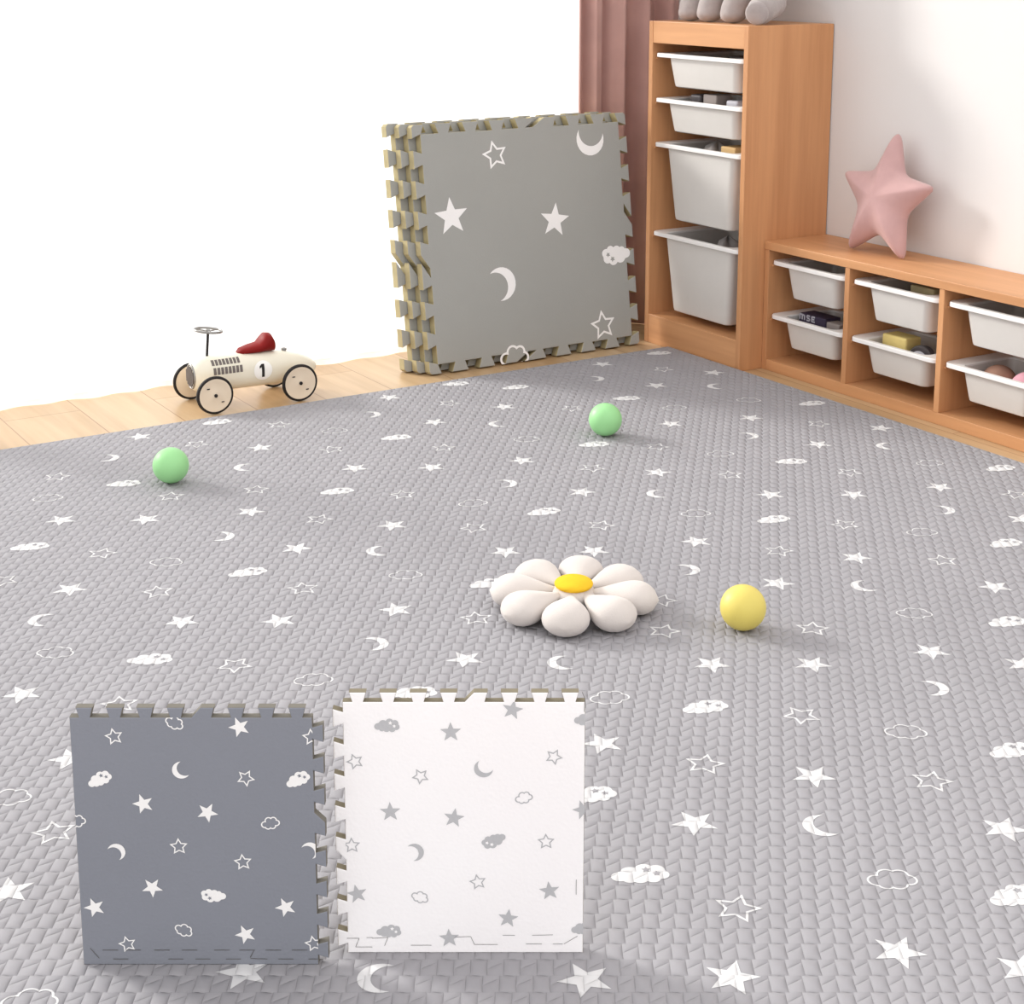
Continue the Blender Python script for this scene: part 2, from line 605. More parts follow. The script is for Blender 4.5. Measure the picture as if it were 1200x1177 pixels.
MOONS_C = [(288, 548), (585, 497), (840, 453), (772, 579), (1040, 523), (51, 727), (445, 646), (1014, 687), (660, 777),
           (964, 968), (446, 1147)]
MOONS_D = [(126, 537), (259, 629), (434, 486), (592, 567), (697, 444), (876, 511), (1104, 598), (437, 755), (804, 668), (1092, 807)]
CLOUDS = [(254, 495), (145, 567), (35, 641), (290, 671), (534, 450), (464, 513), (395, 576), (772, 414), (734, 467),
          (696, 521), (637, 600), (604, 454), (951, 473), (927, 541), (1172, 549), (906, 609), (176, 773), (572, 684),
          (1178, 637), (1180, 729), (485, 812), (826, 829), (1185, 880), (750, 1025), (1190, 1050), (692, 932)]
COUTS = [(56, 584), (195, 659), (392, 505), (554, 590), (877, 469), (790, 478), (617, 515), (844, 532), (1089, 543),
         (1080, 624), (65, 765), (475, 674), (367, 797), (815, 602), (1071, 719), (714, 818), (1061, 858), (10, 935),
         (1045, 1031), (35, 1174)]
O0 = Vector((0, 0, MT))
def on_mat(a, b):
    return O0 + E1 * a + E2 * b
UP = Vector((0, 0, 1))
placed = []
def print_on_mat(kind, R, x, y, rot):
    p = Vector((x, y, 0))
    stamp(bm, kind, R, p.dot(E1), p.dot(E2), rot, on_mat, UP, lift=0.0004, thin=0.05)
    placed.append((x, y))
rnd = random.Random(3)
for kind, R, pts in (('S', 0.032, STARS), ('O', 0.030, OUTS), ('M', 0.026, MOONS_C), ('N', 0.026, MOONS_D),
                     ('C', 0.038, CLOUDS), ('c', 0.034, COUTS)):
    for (a, b) in pts:
        x, y = ground(a, b)
        if x > 2.75 or y > 3.60:
            x, y = min(x, 2.75), min(y, 3.60)
        rot = {'S': pi + rnd.uniform(-.35, .35), 'O': rnd.choice((0, pi)) + rnd.uniform(-.4, .4)}.get(kind, rnd.uniform(-.1, .35))
        print_on_mat(kind, R, x, y, rot)
# the same print continues over the rest of the mat
for _ in range(1500):
    x, y = rnd.uniform(-1.35, 2.74), rnd.uniform(0.25, 3.58)
    p = Vector((x, y, MT)) - Vector((0, 0, 1.11))
    z = p.dot(FV)
    if z > 0.1:
        ix, iy = 600 + FK * p.dot(E1) / z, CY - FK * p.dot(UV) / z
        if -30 < ix < 1230 and -30 < iy < 1207:
            continue
    if any((x - a) ** 2 + (y - b) ** 2 < 0.105 ** 2 for a, b in placed):
        continue
    k = rnd.choice('SSSOOMNCc')
    print_on_mat(k, {'S': .032, 'O': .030, 'M': .026, 'N': .026, 'C': .038, 'c': .034}[k], x, y, rnd.uniform(0, 2 * pi) if k in 'SO' else rnd.uniform(-.1, .35))
tag(obj('play_mat', bm, [M['mat'], M['matwhite'], M['matedge']], origin=(1.0, 2.0, 0.0), recalc=False),
    'large grey embossed foam play mat printed with white stars, moons and clouds, covering the floor', 'play mat')

# ------------------------------------------------------------------ jigsaw foam tiles
def tile_outline(W, H, d, nw, nh, sides):
    """counter-clockwise outline; sides = kinds of (bottom, right, top, left): 'tab' or 'flat'"""
    pts = []
    corners = [(0, 0), (W, 0), (W, H), (0, H)]
    dirs = [(1, 0), (0, 1), (-1, 0), (0, -1)]
    outs = [(0, -1), (1, 0), (0, 1), (-1, 0)]
    for k in range(4):
        L = W if k % 2 == 0 else H
        n = nw if k % 2 == 0 else nh
        (cx, cy), (dx, dy), (ox, oy) = corners[k], dirs[k], outs[k]
        def P(s, o):
            pts.append((cx + dx * s + ox * o, cy + dy * s + oy * o))
        cc = 0.007 if sides[k] == 'notch' else 0.0
        P(cc, 0)
        p = L / n
        sp = n // 2 if k % 2 else n - 1 - n // 2
        if sides[k] == 'tab':
            for i in range(n):
                c = (i + 0.5) * p
                a, b = 0.19 * p, 0.285 * p
                if i == sp:
                    P(c - a, 0); P(c - b, d); P(c + a * 0.9, d); P(c + 0.48 * p, 0)
                else:
                    P(c - a, 0); P(c - b, d); P(c + b, d); P(c + a, 0)
        elif sides[k] == 'notch':
            for i in range(n):
                c = (i + 0.5) * p + 0.12 * p * (1 - 2 * i / (n - 1))
                a, b = 0.19 * p, 0.30 * p
                if i == sp:
                    P(c - 0.34 * p, 0); P(c + 0.12 * p, -d); P(c + 0.40 * p, -d); P(c - 0.06 * p, 0)
                else:
                    e_ = d * (1 + 0.025 * (i % 3))
                    P(c - a, 0); P(c - b, -e_); P(c + b, -e_ * 1.01); P(c + a, 0)
            P(L - cc, 0)
    return pts

def build_tile(name, W, H, d, nw, nh, sides, org, ex, ey, thick, mats, motifs, parent_label, cat, group=None, lines=()):
    """ex, ey: the face's axes; org: lower-left of the face body; motifs: (kind, size, u, v, rot)"""
    ex, ey = Vector(ex).normalized(), Vector(ey).normalized()
    n = ex.cross(ey).normalized()
    org = Vector(org)
    T = lambda a, b: org + ex * a + ey * b
    bm = bmesh.new()
    out = tile_outline(W, H, d, nw, nh, sides)
    m = len(out)
    def inner(d):
        res = []
        for i in range(m):
            p, q, r = Vector(out[i - 1]), Vector(out[i]), Vector(out[(i + 1) % m])
            a, b = (q - p).normalized(), (r - q).normalized()
            na, nb = Vector((-a.y, a.x)), Vector((-b.y, b.x))
            k = (na + nb)
            k = k / max(0.35, 1 + na.dot(nb))
            res.append(q + k * d)
        return res
    e = min(0.0018, thick * 0.12)
    levels = [(inner(e), 0.0), (inner(e * 0.3), e * 0.3), (out, e), (out, thick - e), (inner(e * 0.3), thick - e * 0.3), (inner(e), thick)]
    rows = [[bm.verts.new(T(a, b) - n * z) for a, b in pts] for pts, z in levels]
    flat = [Vector(p) for p in levels[0][0]]
    lo_ = 0.0 if d < 0.02 else d
    grid = [Vector((lo_ + 0.006 + (W - 2 * lo_ - 0.012) * i / 9, lo_ + 0.006 + (H - 2 * lo_ - 0.012) * j / 9)) for i in range(10) for j in range(10)]
    vo, eo, fo, ov, oe, of = delaunay_2d_cdt(flat + grid, [(i, (i + 1) % m) for i in range(m)], [], 1, 1e-6)
    for row, zz, flip, slot in ((rows[0], 0.0, False, 0), (rows[-1], thick, True, 2)):
        vm = []
        for p, src in zip(vo, ov):
            k = [q for q in src if q < m]
            vm.append(row[k[0]] if k else bm.verts.new(T(p.x, p.y) - n * zz))
        for tri in fo:
            q = [vm[t_] for t_ in tri]
            if len(set(q)) == 3:
                bm.faces.new(q[::-1] if flip else q).material_index = slot
    for k, (A, B) in enumerate(zip(rows, rows[1:])):
        for i in range(m):
            j = (i + 1) % m
            bm.faces.new((A[i], B[i], B[j], A[j])).material_index = 0 if k == 0 else 2
    bmesh.ops.recalc_face_normals(bm, faces=bm.faces)
    for kind, size, u, v, rot in motifs:
        stamp(bm, kind, size, u, v, rot, T, n, lift=0.0004, lim=(-0.0, W, 0.0, H))
    for (u0, v0, u1, v1, wd) in lines:                     # cut lines of the push-in edging strip
        a, b = Vector((u0, v0)), Vector((u1, v1))
        t = (b - a).normalized()
        q = Vector((-t.y, t.x)) * wd * 0.5
        vs = [bm.verts.new(T(p.x, p.y) + n * 0.0007) for p in (a - q, b - q, b + q, a + q)]
        f = bm.faces.new(vs)
        f.normal_update()
        if f.normal.dot(n) < 0:
            f.normal_flip()
        f.material_index = 3
    foot = min((T(a, b) for a, b in out), key=lambda p: p.z)
    o = obj(name, bm, mats, origin=(T(W / 2, 0).x, T(W / 2, 0).y, foot.z), recalc=False)
    return tag(o, parent_label, cat, group)

# two small tiles standing upright on the mat
GW, GH = 0.262, 0.2975
def gm(lst, sx, sy, x0, y0, W, H, sizes):
    return [(k, sizes[k], (a - x0) / sx * W, (y0 - b) / sy * H, r) for k, a, b, r in lst]
SZ = {'S': 0.0121, 'O': 0.0105, 'M': 0.0100, 'N': 0.0100, 'C': 0.0146, 'c': 0.0115}
grey_marks = [('O', 270, 238, .2), ('c', 507, 187, -.5), ('S', 757, 203, .35), ('O', 1035, 240, .1), ('C', 205, 397, .35), ('M', 525, 363, .5),
              ('O', 775, 393, -.5), ('C', 978, 398, .35), ('S', 370, 490, .3), ('S', 620, 523, -.5), ('c', 105, 556, .2), ('c', 865, 563, .2),
              ('N', 255, 673, .75), ('O', 502, 652, .05), ('O', 752, 712, .1), ('N', 1018, 668, .7), ('S', 390, 810, -.6), ('C', 630, 842, 2.9),
              ('S', 157, 887, .35), ('S', 915, 886, .4), ('c', 507, 975, -.5), ('S', 752, 992, .4), ('O', 280, 1030, .25), ('O', 1022, 1028, .2)]
base_g = on_mat(0, 0)
def upright(u_left, dist, z):
    return E1 * u_left + E2 * dist + Vector((0, 0, z))
# strip joints near the bottom edge
gl = []
for x in (180, 270, 385, 495, 625, 725, 830, 935):
    gl.append((x, 1053, x + 62, 1053))
for x in (220, 440, 548, 670, 880, 1000):
    gl.append((x, 1088, x + 60, 1088))
gl += [(783, 1055, 768, 1082), (768, 1086, 836, 1088), (130, 1045, 165, 1085)]
glines = [((a - 100) / 940 * GW, (1112 - b) / 944 * GH, (c - 100) / 940 * GW, (1112 - d_) / 944 * GH, 0.0007) for a, b, c, d_ in gl]
GD = ground(240, 1131)
gd = Vector((GD[0], GD[1], 0)).dot(E2)
build_tile('foam_tile', GW, GH, 0.0115, 8, 8, ('flat', 'tab', 'tab', 'flat'),
           upright(-0.4775, gd, MT), E1, (0, 0, 1), 0.011, [M['tgrey'], M['pwhite'], M['slateside'], M['joint']],
           gm(grey_marks, 940, 944, 100, 1112, GW, GH, SZ),
           'slate grey jigsaw foam tile with white stars, standing upright on the mat in the foreground', 'foam tile', 'sample tiles standing in the foreground', glines)
white_marks = [('C', 283, 210, -.1), ('S', 535, 235, .02), ('S', 780, 150, -.2), ('C', 1075, 187, -.1), ('O', 153, 348, .35), ('O', 413, 405, .5),
               ('M', 665, 375, .95), ('O', 945, 330, -.45), ('c', 825, 488, .25), ('S', 290, 543, .03), ('S', 545, 567, -.15), ('S', 1062, 535, .3),
               ('O', 133, 675, .05), ('N', 385, 702, .35), ('C', 705, 657, 2.9 + .5), ('O', 915, 660, .03), ('S', 150, 867, .2), ('c', 405, 880, -.4),
               ('O', 640, 820, .2), ('S', 930, 855, .12), ('S', 762, 965, -.12), ('C', 277, 1017, -.1), ('S', 522, 1045, .05), ('C', 1070, 1005, 0)]
WWd, WH = 0.265, 0.305
wl = [(185, 1042, 210, 1042), (105, 1045, 155, 1045), (155, 1045, 140, 1080), (140, 1080, 208, 1080), (208, 1045, 272, 1042), (272, 1042, 258, 1075), (365, 1073, 450, 1073),
      (545, 1040, 610, 1038), (610, 1038, 625, 1070), (625, 1070, 720, 1070), (740, 1033, 790, 1033), (835, 1068, 900, 1068), (860, 1033, 945, 1031),
      (990, 1068, 1045, 1036), (1038, 810, 1038, 870), (945, 1068, 985, 1068), (1055, 85, 1066, 110), (1066, 110, 1064, 160)]
wlines = [((a - 108) / 960 * WWd, (1105 - b) / 982 * WH, (c - 108) / 960 * WWd, (1105 - d_) / 982 * WH, 0.0005) for a, b, c, d_ in wl]
GD = ground(540, 1117)
wd_ = Vector((GD[0], GD[1], 0)).dot(E2)
SZ2 = {'S': 0.0120, 'O': 0.0101, 'M': 0.0105, 'N': 0.0105, 'C': 0.0146, 'c': 0.0110}
build_tile('foam_tile', WWd, WH, 0.0110, 8, 8, ('flat', 'flat', 'tab', 'tab'),
           upright(-0.1850, wd_, MT), E1, (0, 0, 1), 0.011, [M['twhite'], M['pgrey'], M['olive'], M['joint']],
           gm(white_marks, 960, 985, 108, 1105, WWd, WH, SZ2),
           'white jigsaw foam tile with grey stars, standing upright on the mat in the foreground', 'foam tile', 'sample tiles standing in the foreground', wlines)

# three large tiles leaning against the curtains
TW, TH, TD = 0.704, 0.678, 0.0255
lean = Vector((0, 0.135, 1)).normalized()
stack_marks = [('O', .2544, .582, .2, .042), ('N', .5751, .6076, -1.75, .047), ('S', .1025, .4235, .05, .054), ('S', .436, .3862, -.15, .050),
               ('N', .2453, .2237, .35, .047), ('C', .6392, .268, 3.0, .052), ('O', .5777, .0695, .1, .045), ('c', .2714, .0154, 0, .052)]
smm = [(k, s, u, v, r) for k, u, v, r, s in stack_marks]
labels = ['grey jigsaw foam tile with white stars, front tile of the stack leaning by the curtain',
          'jigsaw foam tile in the middle of the leaning stack, only its khaki edge showing',
          'rearmost jigsaw foam tile of the leaning stack, its khaki tabs against the sheer curtain']
for i in range(3):
    # the tile's lowest tabs touch the floor
    org = Vector((2.048 - 0.022 * i, 3.727 + 0.0315 * i, 0.0005)) + Vector((0, 0, 0.0042)) * (1 if i == -1 else 0)
    build_tile('foam_tile', TW, TH, TD, 8, 8, ('notch', 'notch', 'notch', 'notch'), org + Vector((0, 0, 0.0042)), (1, 0, 0), lean, 0.029,
               [M['tstack'], M['pwhite'], M['khaki'], M['joint']], smm if i == 0 else [], labels[i], 'foam tile', 'foam tiles stacked by the curtain')

# ------------------------------------------------------------------ cabinets
XF, Y0, Y1, HT = 2.796, 3.328, 3.766, 0.940
XB = XW - 0.003
tall = thing('storage_cabinet', ((XF + XB) / 2, (Y0 + Y1) / 2, 0), 'tall beech wood cabinet with four white bins in the corner by the curtain', 'cabinet')
P_ = 0.018
obj('side_panel', box(XF, XB, Y0, Y0 + P_, 0, HT, bev=0.0015), M['wz'], tall)
obj('side_panel', box(XF, XB, Y1 - P_, Y1, 0, HT, bev=0.0015), M['wz'], tall)
obj('top_panel', box(XF + 0.001, XB, Y0 + P_, Y1 - P_, HT - 0.062, HT, bev=0.0015), M['wy'], tall)
obj('base_panel', box(XF + 0.001, XB, Y0 + P_, Y1 - P_, 0.0, 0.086, bev=0.0015), M['wy'], tall)
obj('back_panel', box(XB - 0.008, XB, Y0 + P_, Y1 - P_, 0.086, HT - 0.062), M['wz'], tall)
tall_rims = (0.850, 0.722, 0.594, 0.334)
for z in tall_rims:
    for yy in ((Y0 + P_, Y0 + P_ + 0.006), (Y1 - P_ - 0.006, Y1 - P_)):
        obj('runner', box(XF + 0.012, XB - 0.02, yy[0], yy[1], z - 0.018, z - 0.0124), M['wz'], tall)

XL, YE, HL = 2.875, 2.350, 0.358
low = thing('storage_bench', ((XL + XB) / 2, (Y0 + YE) / 2, 0), 'low beech wood bench with two rows of white bins along the right wall', 'cabinet')
obj('top_board', box(XL - 0.002, XB, YE, Y0 - 0.001, HL - 0.022, HL, bev=0.0015), M['wy'], low)
obj('base_board', box(XL + 0.001, XB, YE + P_, Y0 - 0.001 - P_, 0.0, 0.030, bev=0.0015), M['wy'], low)
cuts = [(Y0 - 0.001 - P_, Y0 - 0.001), (2.996, 3.013), (2.672, 2.689), (YE, YE + P_)]
for i, (a, b) in enumerate(cuts):
    obj('side_panel' if i in (0, 3) else 'divider', box(XL, XB, a, b, 0.0 if i in (0, 3) else 0.030, HL - 0.022, bev=0.0012), M['wz'], low)
obj('back_panel', box(XB - 0.008, XB, YE + P_, Y0 - 0.001 - P_, 0.030, HL - 0.022), M['wy'], low)
low_rims = (0.308, 0.158)
bays = [(3.013, 3.309), (2.689, 2.996), (2.368, 2.672)]
for (a, b) in bays:
    for z in low_rims:
        for yy in ((a, a + 0.006), (b - 0.006, b)):
            obj('runner', box(XL + 0.012, XB - 0.02, yy[0], yy[1], z - 0.018, z - 0.0124), M['wz'], low)

def rrect(x0, x1, y0, y1, z, r, n=6):
    out = []
    for cx, cy, a0 in ((x1 - r, y1 - r, 0), (x0 + r, y1 - r, 90), (x0 + r, y0 + r, 180), (x1 - r, y0 + r, 270)):
        for k in range(n + 1):
            a = radians(a0 + 90 * k / n)
            out.append((cx + r * cos(a), cy + r * sin(a), z))
    return out

def make_bin(x0, x1, y0, y1, zr, zb, label, group):
    """rim spans x0..x1, y0..y1 at height zr; body bottom at zb"""
    root = thing('storage_bin', ((x0 + x1) / 2, (y0 + y1) / 2, zb), label, 'storage bin', group)
    iy, ix = 0.046, 0.012
    tp = min(0.05, (zr - zb) * 0.22)
    A = (x0 + ix, x1 - ix, y0 + iy, y1 - iy)
    B = (x0 + ix + 0.012, x1 - ix - 0.012, y0 + iy + tp * 0.5, y1 - iy - tp * 0.5)
    th = 0.0028
    def inset(q, d):
        return (q[0] + d, q[1] - d, q[2] + d, q[3] - d)
    bm = bmesh.new()
    loops = [rrect(*inset(B, 0.008), zb, 0.016), rrect(*inset(B, 0.0022), zb + 0.003, 0.018), rrect(*B, zb + 0.010, 0.020),
             rrect(*A, zr - 0.006, 0.020), rrect(*inset(A, th), zr - 0.006, 0.018),
             rrect(*inset(B, th), zb + 0.012, 0.018), rrect(*inset(B, 0.010), zb + 0.004, 0.014)]
    loft(bm, loops)
    obj('bin_body', bm, M['bin'], root, smooth=35)
    bm = bmesh.new()
    R0 = (x0, x1, y0, y1)
    Ain = inset(A, th)
    lp = [rrect(*inset(R0, 0.004), zr - 0.0120, 0.020), rrect(*R0, zr - 0.0105, 0.022), rrect(*R0, zr - 0.0018, 0.022), rrect(*inset(R0, 0.0015), zr, 0.021),
          rrect(*inset(Ain, -0.002), zr, 0.020), rrect(*Ain, zr - 0.002, 0.018), rrect(*Ain, zr - 0.0120, 0.018)]
    lp.append(lp[0])
    loft(bm, lp, False, False)
    bmesh.ops.remove_doubles(bm, verts=bm.verts, dist=1e-6)
    obj('rim', bm, M['rim'], root, smooth=35)
    return root

tb = (0.755, 0.628, 0.374, 0.106)
tlab = ['shallow white bin at the very top of the tall cabinet', 'shallow white bin second from the top of the tall cabinet',
        'deep white bin third from the top of the tall cabinet', 'deep white bin at the bottom of the tall cabinet']
for zr, zb, lb in zip(tall_rims, tb, tlab):
    make_bin(XF + 0.004, XB - 0.02, Y0 + P_ + 0.0015, Y1 - P_ - 0.0015, zr, zb, lb, 'white bins in the tall cabinet')
names = ['nearest the tall cabinet', 'in the middle bay', 'at the right edge of the photo']
for (a, b), nm in zip(bays, names):
    for zr, zb, row in zip(low_rims, (0.208, 0.070), ('upper', 'lower')):
        make_bin(XL + 0.004, XB - 0.016, a + 0.0015, b - 0.0015, zr, zb, '%s white bin of the low bench, %s' % (row, nm), 'white bins in the low bench')

# things in the bins ------------------------------------------------
FL = 0.0048
def block(name, x0, x1, y0, y1, zb, zt, m, label, cat, bev=0.004, group=None):
    return tag(obj(name, box(x0, x1, y0, y1, zb + FL, zt, bev=bev, seg=3), m, origin=((x0 + x1) / 2, (y0 + y1) / 2, zb + FL)), label, cat, group)
# lower bin nearest the tall cabinet: dark printed box and a grey box
bx = thing('picture_box', (2.955, 3.195, 0.070 + FL), 'dark navy box with pale lettering in the lower bin nearest the tall cabinet', 'box')
obj('carton', box(2.930, 2.985, 3.137, 3.242, 0.070 + FL, 0.168, bev=0.002), M['navy'], bx)
bm = bmesh.new()
def letter(y_left, segs, wd=0.0045):
    for (a0, b0, a1, b1) in segs:
        p, q = Vector((y_left - a0, 0.1515 + b0)), Vector((y_left - a1, 0.1515 + b1))
        t = (q - p).normalized()
        nn = Vector((-t.y, t.x)) * wd / 2
        vs = [bm.verts.new((2.9294, s.x, s.y)) for s in (p - nn, q - nn, q + nn, p + nn)]
        bm.faces.new(vs)
letter(3.237, [(0, 0, 0, .016), (0, .015, .009, .013), (.009, 0, .009, .014), (.009, .014, .018, .012), (.018, 0, .018, .013)])   # m
letter(3.212, [(.014, .014, .003, .014), (.003, .014, .003, .008), (.003, .008, .013, .007), (.013, .007, .013, .001), (.013, .001, .001, .001)])   # s
letter(3.190, [(0, 0, 0, .015), (0, .014, .012, .014), (0, .0075, .010, .0075), (0, .001, .012, .001)])   # e
obj('lettering', bm, M['cardwhite'], bx)
block('toy_block', 2.928, 2.968, 3.082, 3.132, 0.070, 0.163, M['cardgrey'], 'grey box beside the dark lettered box in the lower bin', 'box', 0.003)
# lower middle bin: yellow block and dark round toy
block('toy_block', 2.930, 2.985, 2.842, 2.927, 0.070, 0.173, M['yellowblock'], 'pale yellow block lying in the lower middle bin of the bench', 'toy block', 0.005)
rt = thing('ring_toy', (2.945, 2.797, 0.070 + FL), 'dark round ring toy beside the yellow block in the lower middle bin', 'toy')
bm = bmesh.new()
zc = 0.123
add_lathe(bm, [(0.010, -0.012), (0.040, -0.012), (0.0445, -0.007), (0.0445, 0.007), (0.040, 0.012), (0.010, 0.012)], (2.945, 2.797, 0.070 + FL + 0.0455), (-1, 0, 0.0), 36)
obj('tyre', bm, M['darktoy'], rt, smooth=35)
bm = bmesh.new()
add_lathe(bm, [(0.031, 0.0121), (0.031, 0.0145), (0.023, 0.016), (0.023, 0.0125)], (2.945, 2.797, 0.070 + FL + 0.0455), (-1, 0, 0.0), 30)
add_lathe(bm, [(0.014, 0.0121), (0.014, 0.019), (0.008, 0.021)], (2.945, 2.797, 0.070 + FL + 0.0455), (-1, 0, 0.0), 24)
obj('hub', bm, M['cardwhite'], rt, smooth=35)
# lower right bin: two plush balls
for (x, y, r, m, lb) in ((2.962, 2.567, 0.0432, 'brownball', 'brown ball in the lower bench bin at the right edge of the photo'),
                         (2.964, 2.4795, 0.0440, 'pinkball', 'pink ball in the lower bench bin at the right edge of the photo')):
    bm = bmesh.new()
    add_sphere(bm, (x, y, 0.070 + FL + r), r)
    tag(obj('toy_ball', bm, M[m], origin=(x, y, 0.070 + FL), smooth=180), lb, 'ball')
# upper middle bin: olive block
block('toy_block', 2.93, 2.99, 2.758, 2.838, 0.208, 0.315, M['khaki'], 'olive block just showing in the upper middle bin of the bench', 'toy block', 0.004)
# tall cabinet contents
block('toy_block', 2.845, 2.90, 3.515, 3.575, 0.628, 0.742, M['cardgrey'], 'mauve grey block in the second bin of the tall cabinet', 'toy block', 0.004)
block('toy_block', 2.845, 2.90, 3.585, 3.635, 0.628, 0.738, M['darktoy'], 'charcoal block in the second bin of the tall cabinet', 'toy block', 0.006)
block('toy_block', 2.845, 2.90, 3.425, 3.475, 0.628, 0.732, M['cardwhite'], 'pale block at the right of the second bin of the tall cabinet', 'toy block', 0.006)
block('toy_block', 2.845, 2.91, 3.428, 3.492, 0.374, 0.604, M['tan'], 'tan block in the third bin of the tall cabinet', 'toy block', 0.004)
def soft_heap(name, x, y, zb, zt, rx, ry, m, label, cat):
    bm = bmesh.new()
    h = zt - zb - FL
    n = 40
    loops = []
    rr = random.Random(len(label))
    ph = [rr.uniform(0, 6.28) for _ in range(4)]
    for k in range(13):
        v = k / 12
        ring_ = []
        s = 1.0 - 0.12 * sin(v * 9) * 0.4
        if v > 0.8:
            s *= sqrt(max(0.0, 1 - ((v - 0.8) / 0.2) ** 2)) * 0.98 + 0.02
        for i in range(n):
            a = 2 * pi * i / n
            q = s * (1 + 0.06 * sin(3 * a + ph[0] + v * 3) + 0.04 * sin(7 * a + ph[1] - v * 5))
            ring_.append((x + rx * q * cos(a), y + ry * q * sin(a), zb + FL + h * v + (0.008 * sin(4 * a + ph[2]) * (v > 0.5))))
        loops.append(ring_)
    loft(bm, loops)
    return tag(obj(name, bm, m, origin=(x, y, zb + FL), smooth=180), label, cat)
soft_heap('soft_toy', 2.90, 3.572, 0.374, 0.602, 0.04, 0.055, M['greycloth'], 'pale grey soft toy in the third bin of the tall cabinet', 'soft toy')
soft_heap('folded_cloth', 2.90, 3.515, 0.106, 0.338, 0.045, 0.035, M['greycloth'], 'grey cloth poking out of the bottom bin of the tall cabinet', 'cloth')
block('toy_block', 2.85, 2.905, 3.414, 3.47, 0.755, 0.853, M['darktoy'], 'dark block in the topmost bin of the tall cabinet', 'toy block', 0.004)

# ------------------------------------------------------------------ plush on the tall cabinet
def limb_spheres(bm, a, b, r0, r1, n=9):
    a, b = Vector(a), Vector(b)
    for i in range(n):
        t = i / (n - 1)
        add_sphere(bm, a.lerp(b, t), r0 + (r1 - r0) * t, u=20, v=14)
bm = bmesh.new()
zt = HT
for y, dy in ((3.672, -0.005), (3.588, -0.02), (3.486, -0.045)):
    limb_spheres(bm, (2.875, y, zt + 0.038), (2.905, y + dy, zt + 0.17), 0.037, 0.040)
    add_sphere(bm, (2.872, y, zt + 0.0245), 0.0375, sz=0.66)
limb_spheres(bm, (2.865, 3.362, zt + 0.039), (2.935, 3.40, zt + 0.055), 0.038, 0.040)
limb_spheres(bm, (2.935, 3.40, zt + 0.055), (2.95, 3.47, zt + 0.15), 0.040, 0.05)
add_sphere(bm, (2.94, 3.55, zt + 0.23), 0.1, sx=0.95, sy=1.75, sz=0.95)
add_sphere(bm, (2.92, 3.74, zt + 0.33), 0.085)
po = thing('plush_toy', (2.92, 3.54, zt), 'grey plush toy with stubby rounded legs standing on top of the tall cabinet', 'plush toy')
o = obj('plush_body', bm, M['plush'], po, smooth=180)
md = o.modifiers.new('remesh', 'REMESH'); md.mode = 'VOXEL'; md.voxel_size = 0.006; md.use_smooth_shade = True
md = o.modifiers.new('smooth', 'SMOOTH'); md.iterations = 6; md.factor = 0.5
bm = bmesh.new()
d = Vector((-0.070, -0.038, -0.016)).normalized()
add_lathe(bm, [(0.0315, -0.010), (0.0310, 0.000), (0.026, 0.0030), (0.010, 0.0040)], Vector((2.865, 3.362, zt + 0.0375)) + d * 0.0350, d, 28)
obj('foot_pad', bm, M['plush'], po, smooth=60)

# ------------------------------------------------------------------ pink star cushion on the bench
tips = [Vector((3.055, 3.027, .696)), Vector((3.031, 3.197, .569)), Vector((2.989, 3.121, .362)), Vector((2.988, 2.917, .362)), Vector((3.030, 2.862, .563))]
cen = sum(tips, Vector()) / 5
nrm = Vector((-1, 0, 0.22)).normalized()
tips = [t - nrm * (t - cen).dot(nrm) for t in tips]
poly = []
for i in range(5):
    a, b = tips[i] - cen, tips[(i + 1) % 5] - cen
    inner = (a + b) * 0.5
    inner = inner.normalized() * (0.47 * (a.length + b.length) / 2)
    for k in range(10):
        poly.append(a.lerp(inner, k / 10))
    for k in range(10):
        poly.append(inner.lerp(b, k / 10))
for _ in range(3):
    poly = [(poly[i - 1] + poly[i] * 2 + poly[(i + 1) % len(poly)]) * 0.25 for i in range(len(poly))]
n = len(poly)
lowz = min((cen + p).z for p in poly)
bm = bmesh.new()
loops = []
K = 10
prof = [(sin(pi / 2 * k / K), cos(pi / 2 * k / K)) for k in range(1, K + 1)]
loopsF = [[cen + p * r + nrm * (0.052 * h ** 0.85 * (1 - 0.30 * r * r)) for p in poly] for r, h in prof]
loopsB = [[cen + p * r - nrm * (0.040 * h ** 0.85 * (1 - 0.30 * r * r)) for p in poly] for r, h in prof]
vF = [[bm.verts.new(p) for p in lp] for lp in loopsF]
cF = bm.verts.new(cen + nrm * 0.052)
cB = bm.verts.new(cen - nrm * 0.040)
vB = [[bm.verts.new(p) for p in lp] for lp in loopsB[:-1]] + [vF[-1]]
for vv, cc in ((vF, cF), (vB, cB)):
    for i in range(n):
        j = (i + 1) % n
        bm.faces.new((cc, vv[0][i], vv[0][j]))
        for a, b in zip(vv, vv[1:]):
            bm.faces.new((a[i], a[j], b[j], b[i]))
bmesh.ops.translate(bm, verts=bm.verts, vec=(0, 0, HL - min(v.co.z for v in bm.verts)))
sc_ = tag(obj('star_cushion', bm, M['pink'], origin=(2.99, 3.02, HL), smooth=180),
    'dusty pink star cushion leaning on the white wall, standing on the low bench', 'cushion')

md = sc_.modifiers.new('smooth', 'SMOOTH'); md.iterations = 5; md.factor = 0.5

# ------------------------------------------------------------------ toy balls
BALLS = [((1.122, 3.196), 0.0385, 'ballgreen', 'mint green toy ball on the mat at the left, in front of the toy car'),
         ((2.113, 2.993), 0.0390, 'ballgreen', 'mint green toy ball on the mat in front of the leaning foam tiles'),
         ((1.663, 1.951), 0.0384, 'ballyellow', 'soft yellow toy ball on the mat right of the daisy cushion')]
for (x, y), r, m, lb in BALLS:
    bm = bmesh.new()
    add_sphere(bm, (x, y, MT + r), r, u=48, v=32)
    tag(obj('toy_ball', bm, M[m], origin=(x, y, MT), smooth=180), lb, 'ball', 'toy balls on the mat')

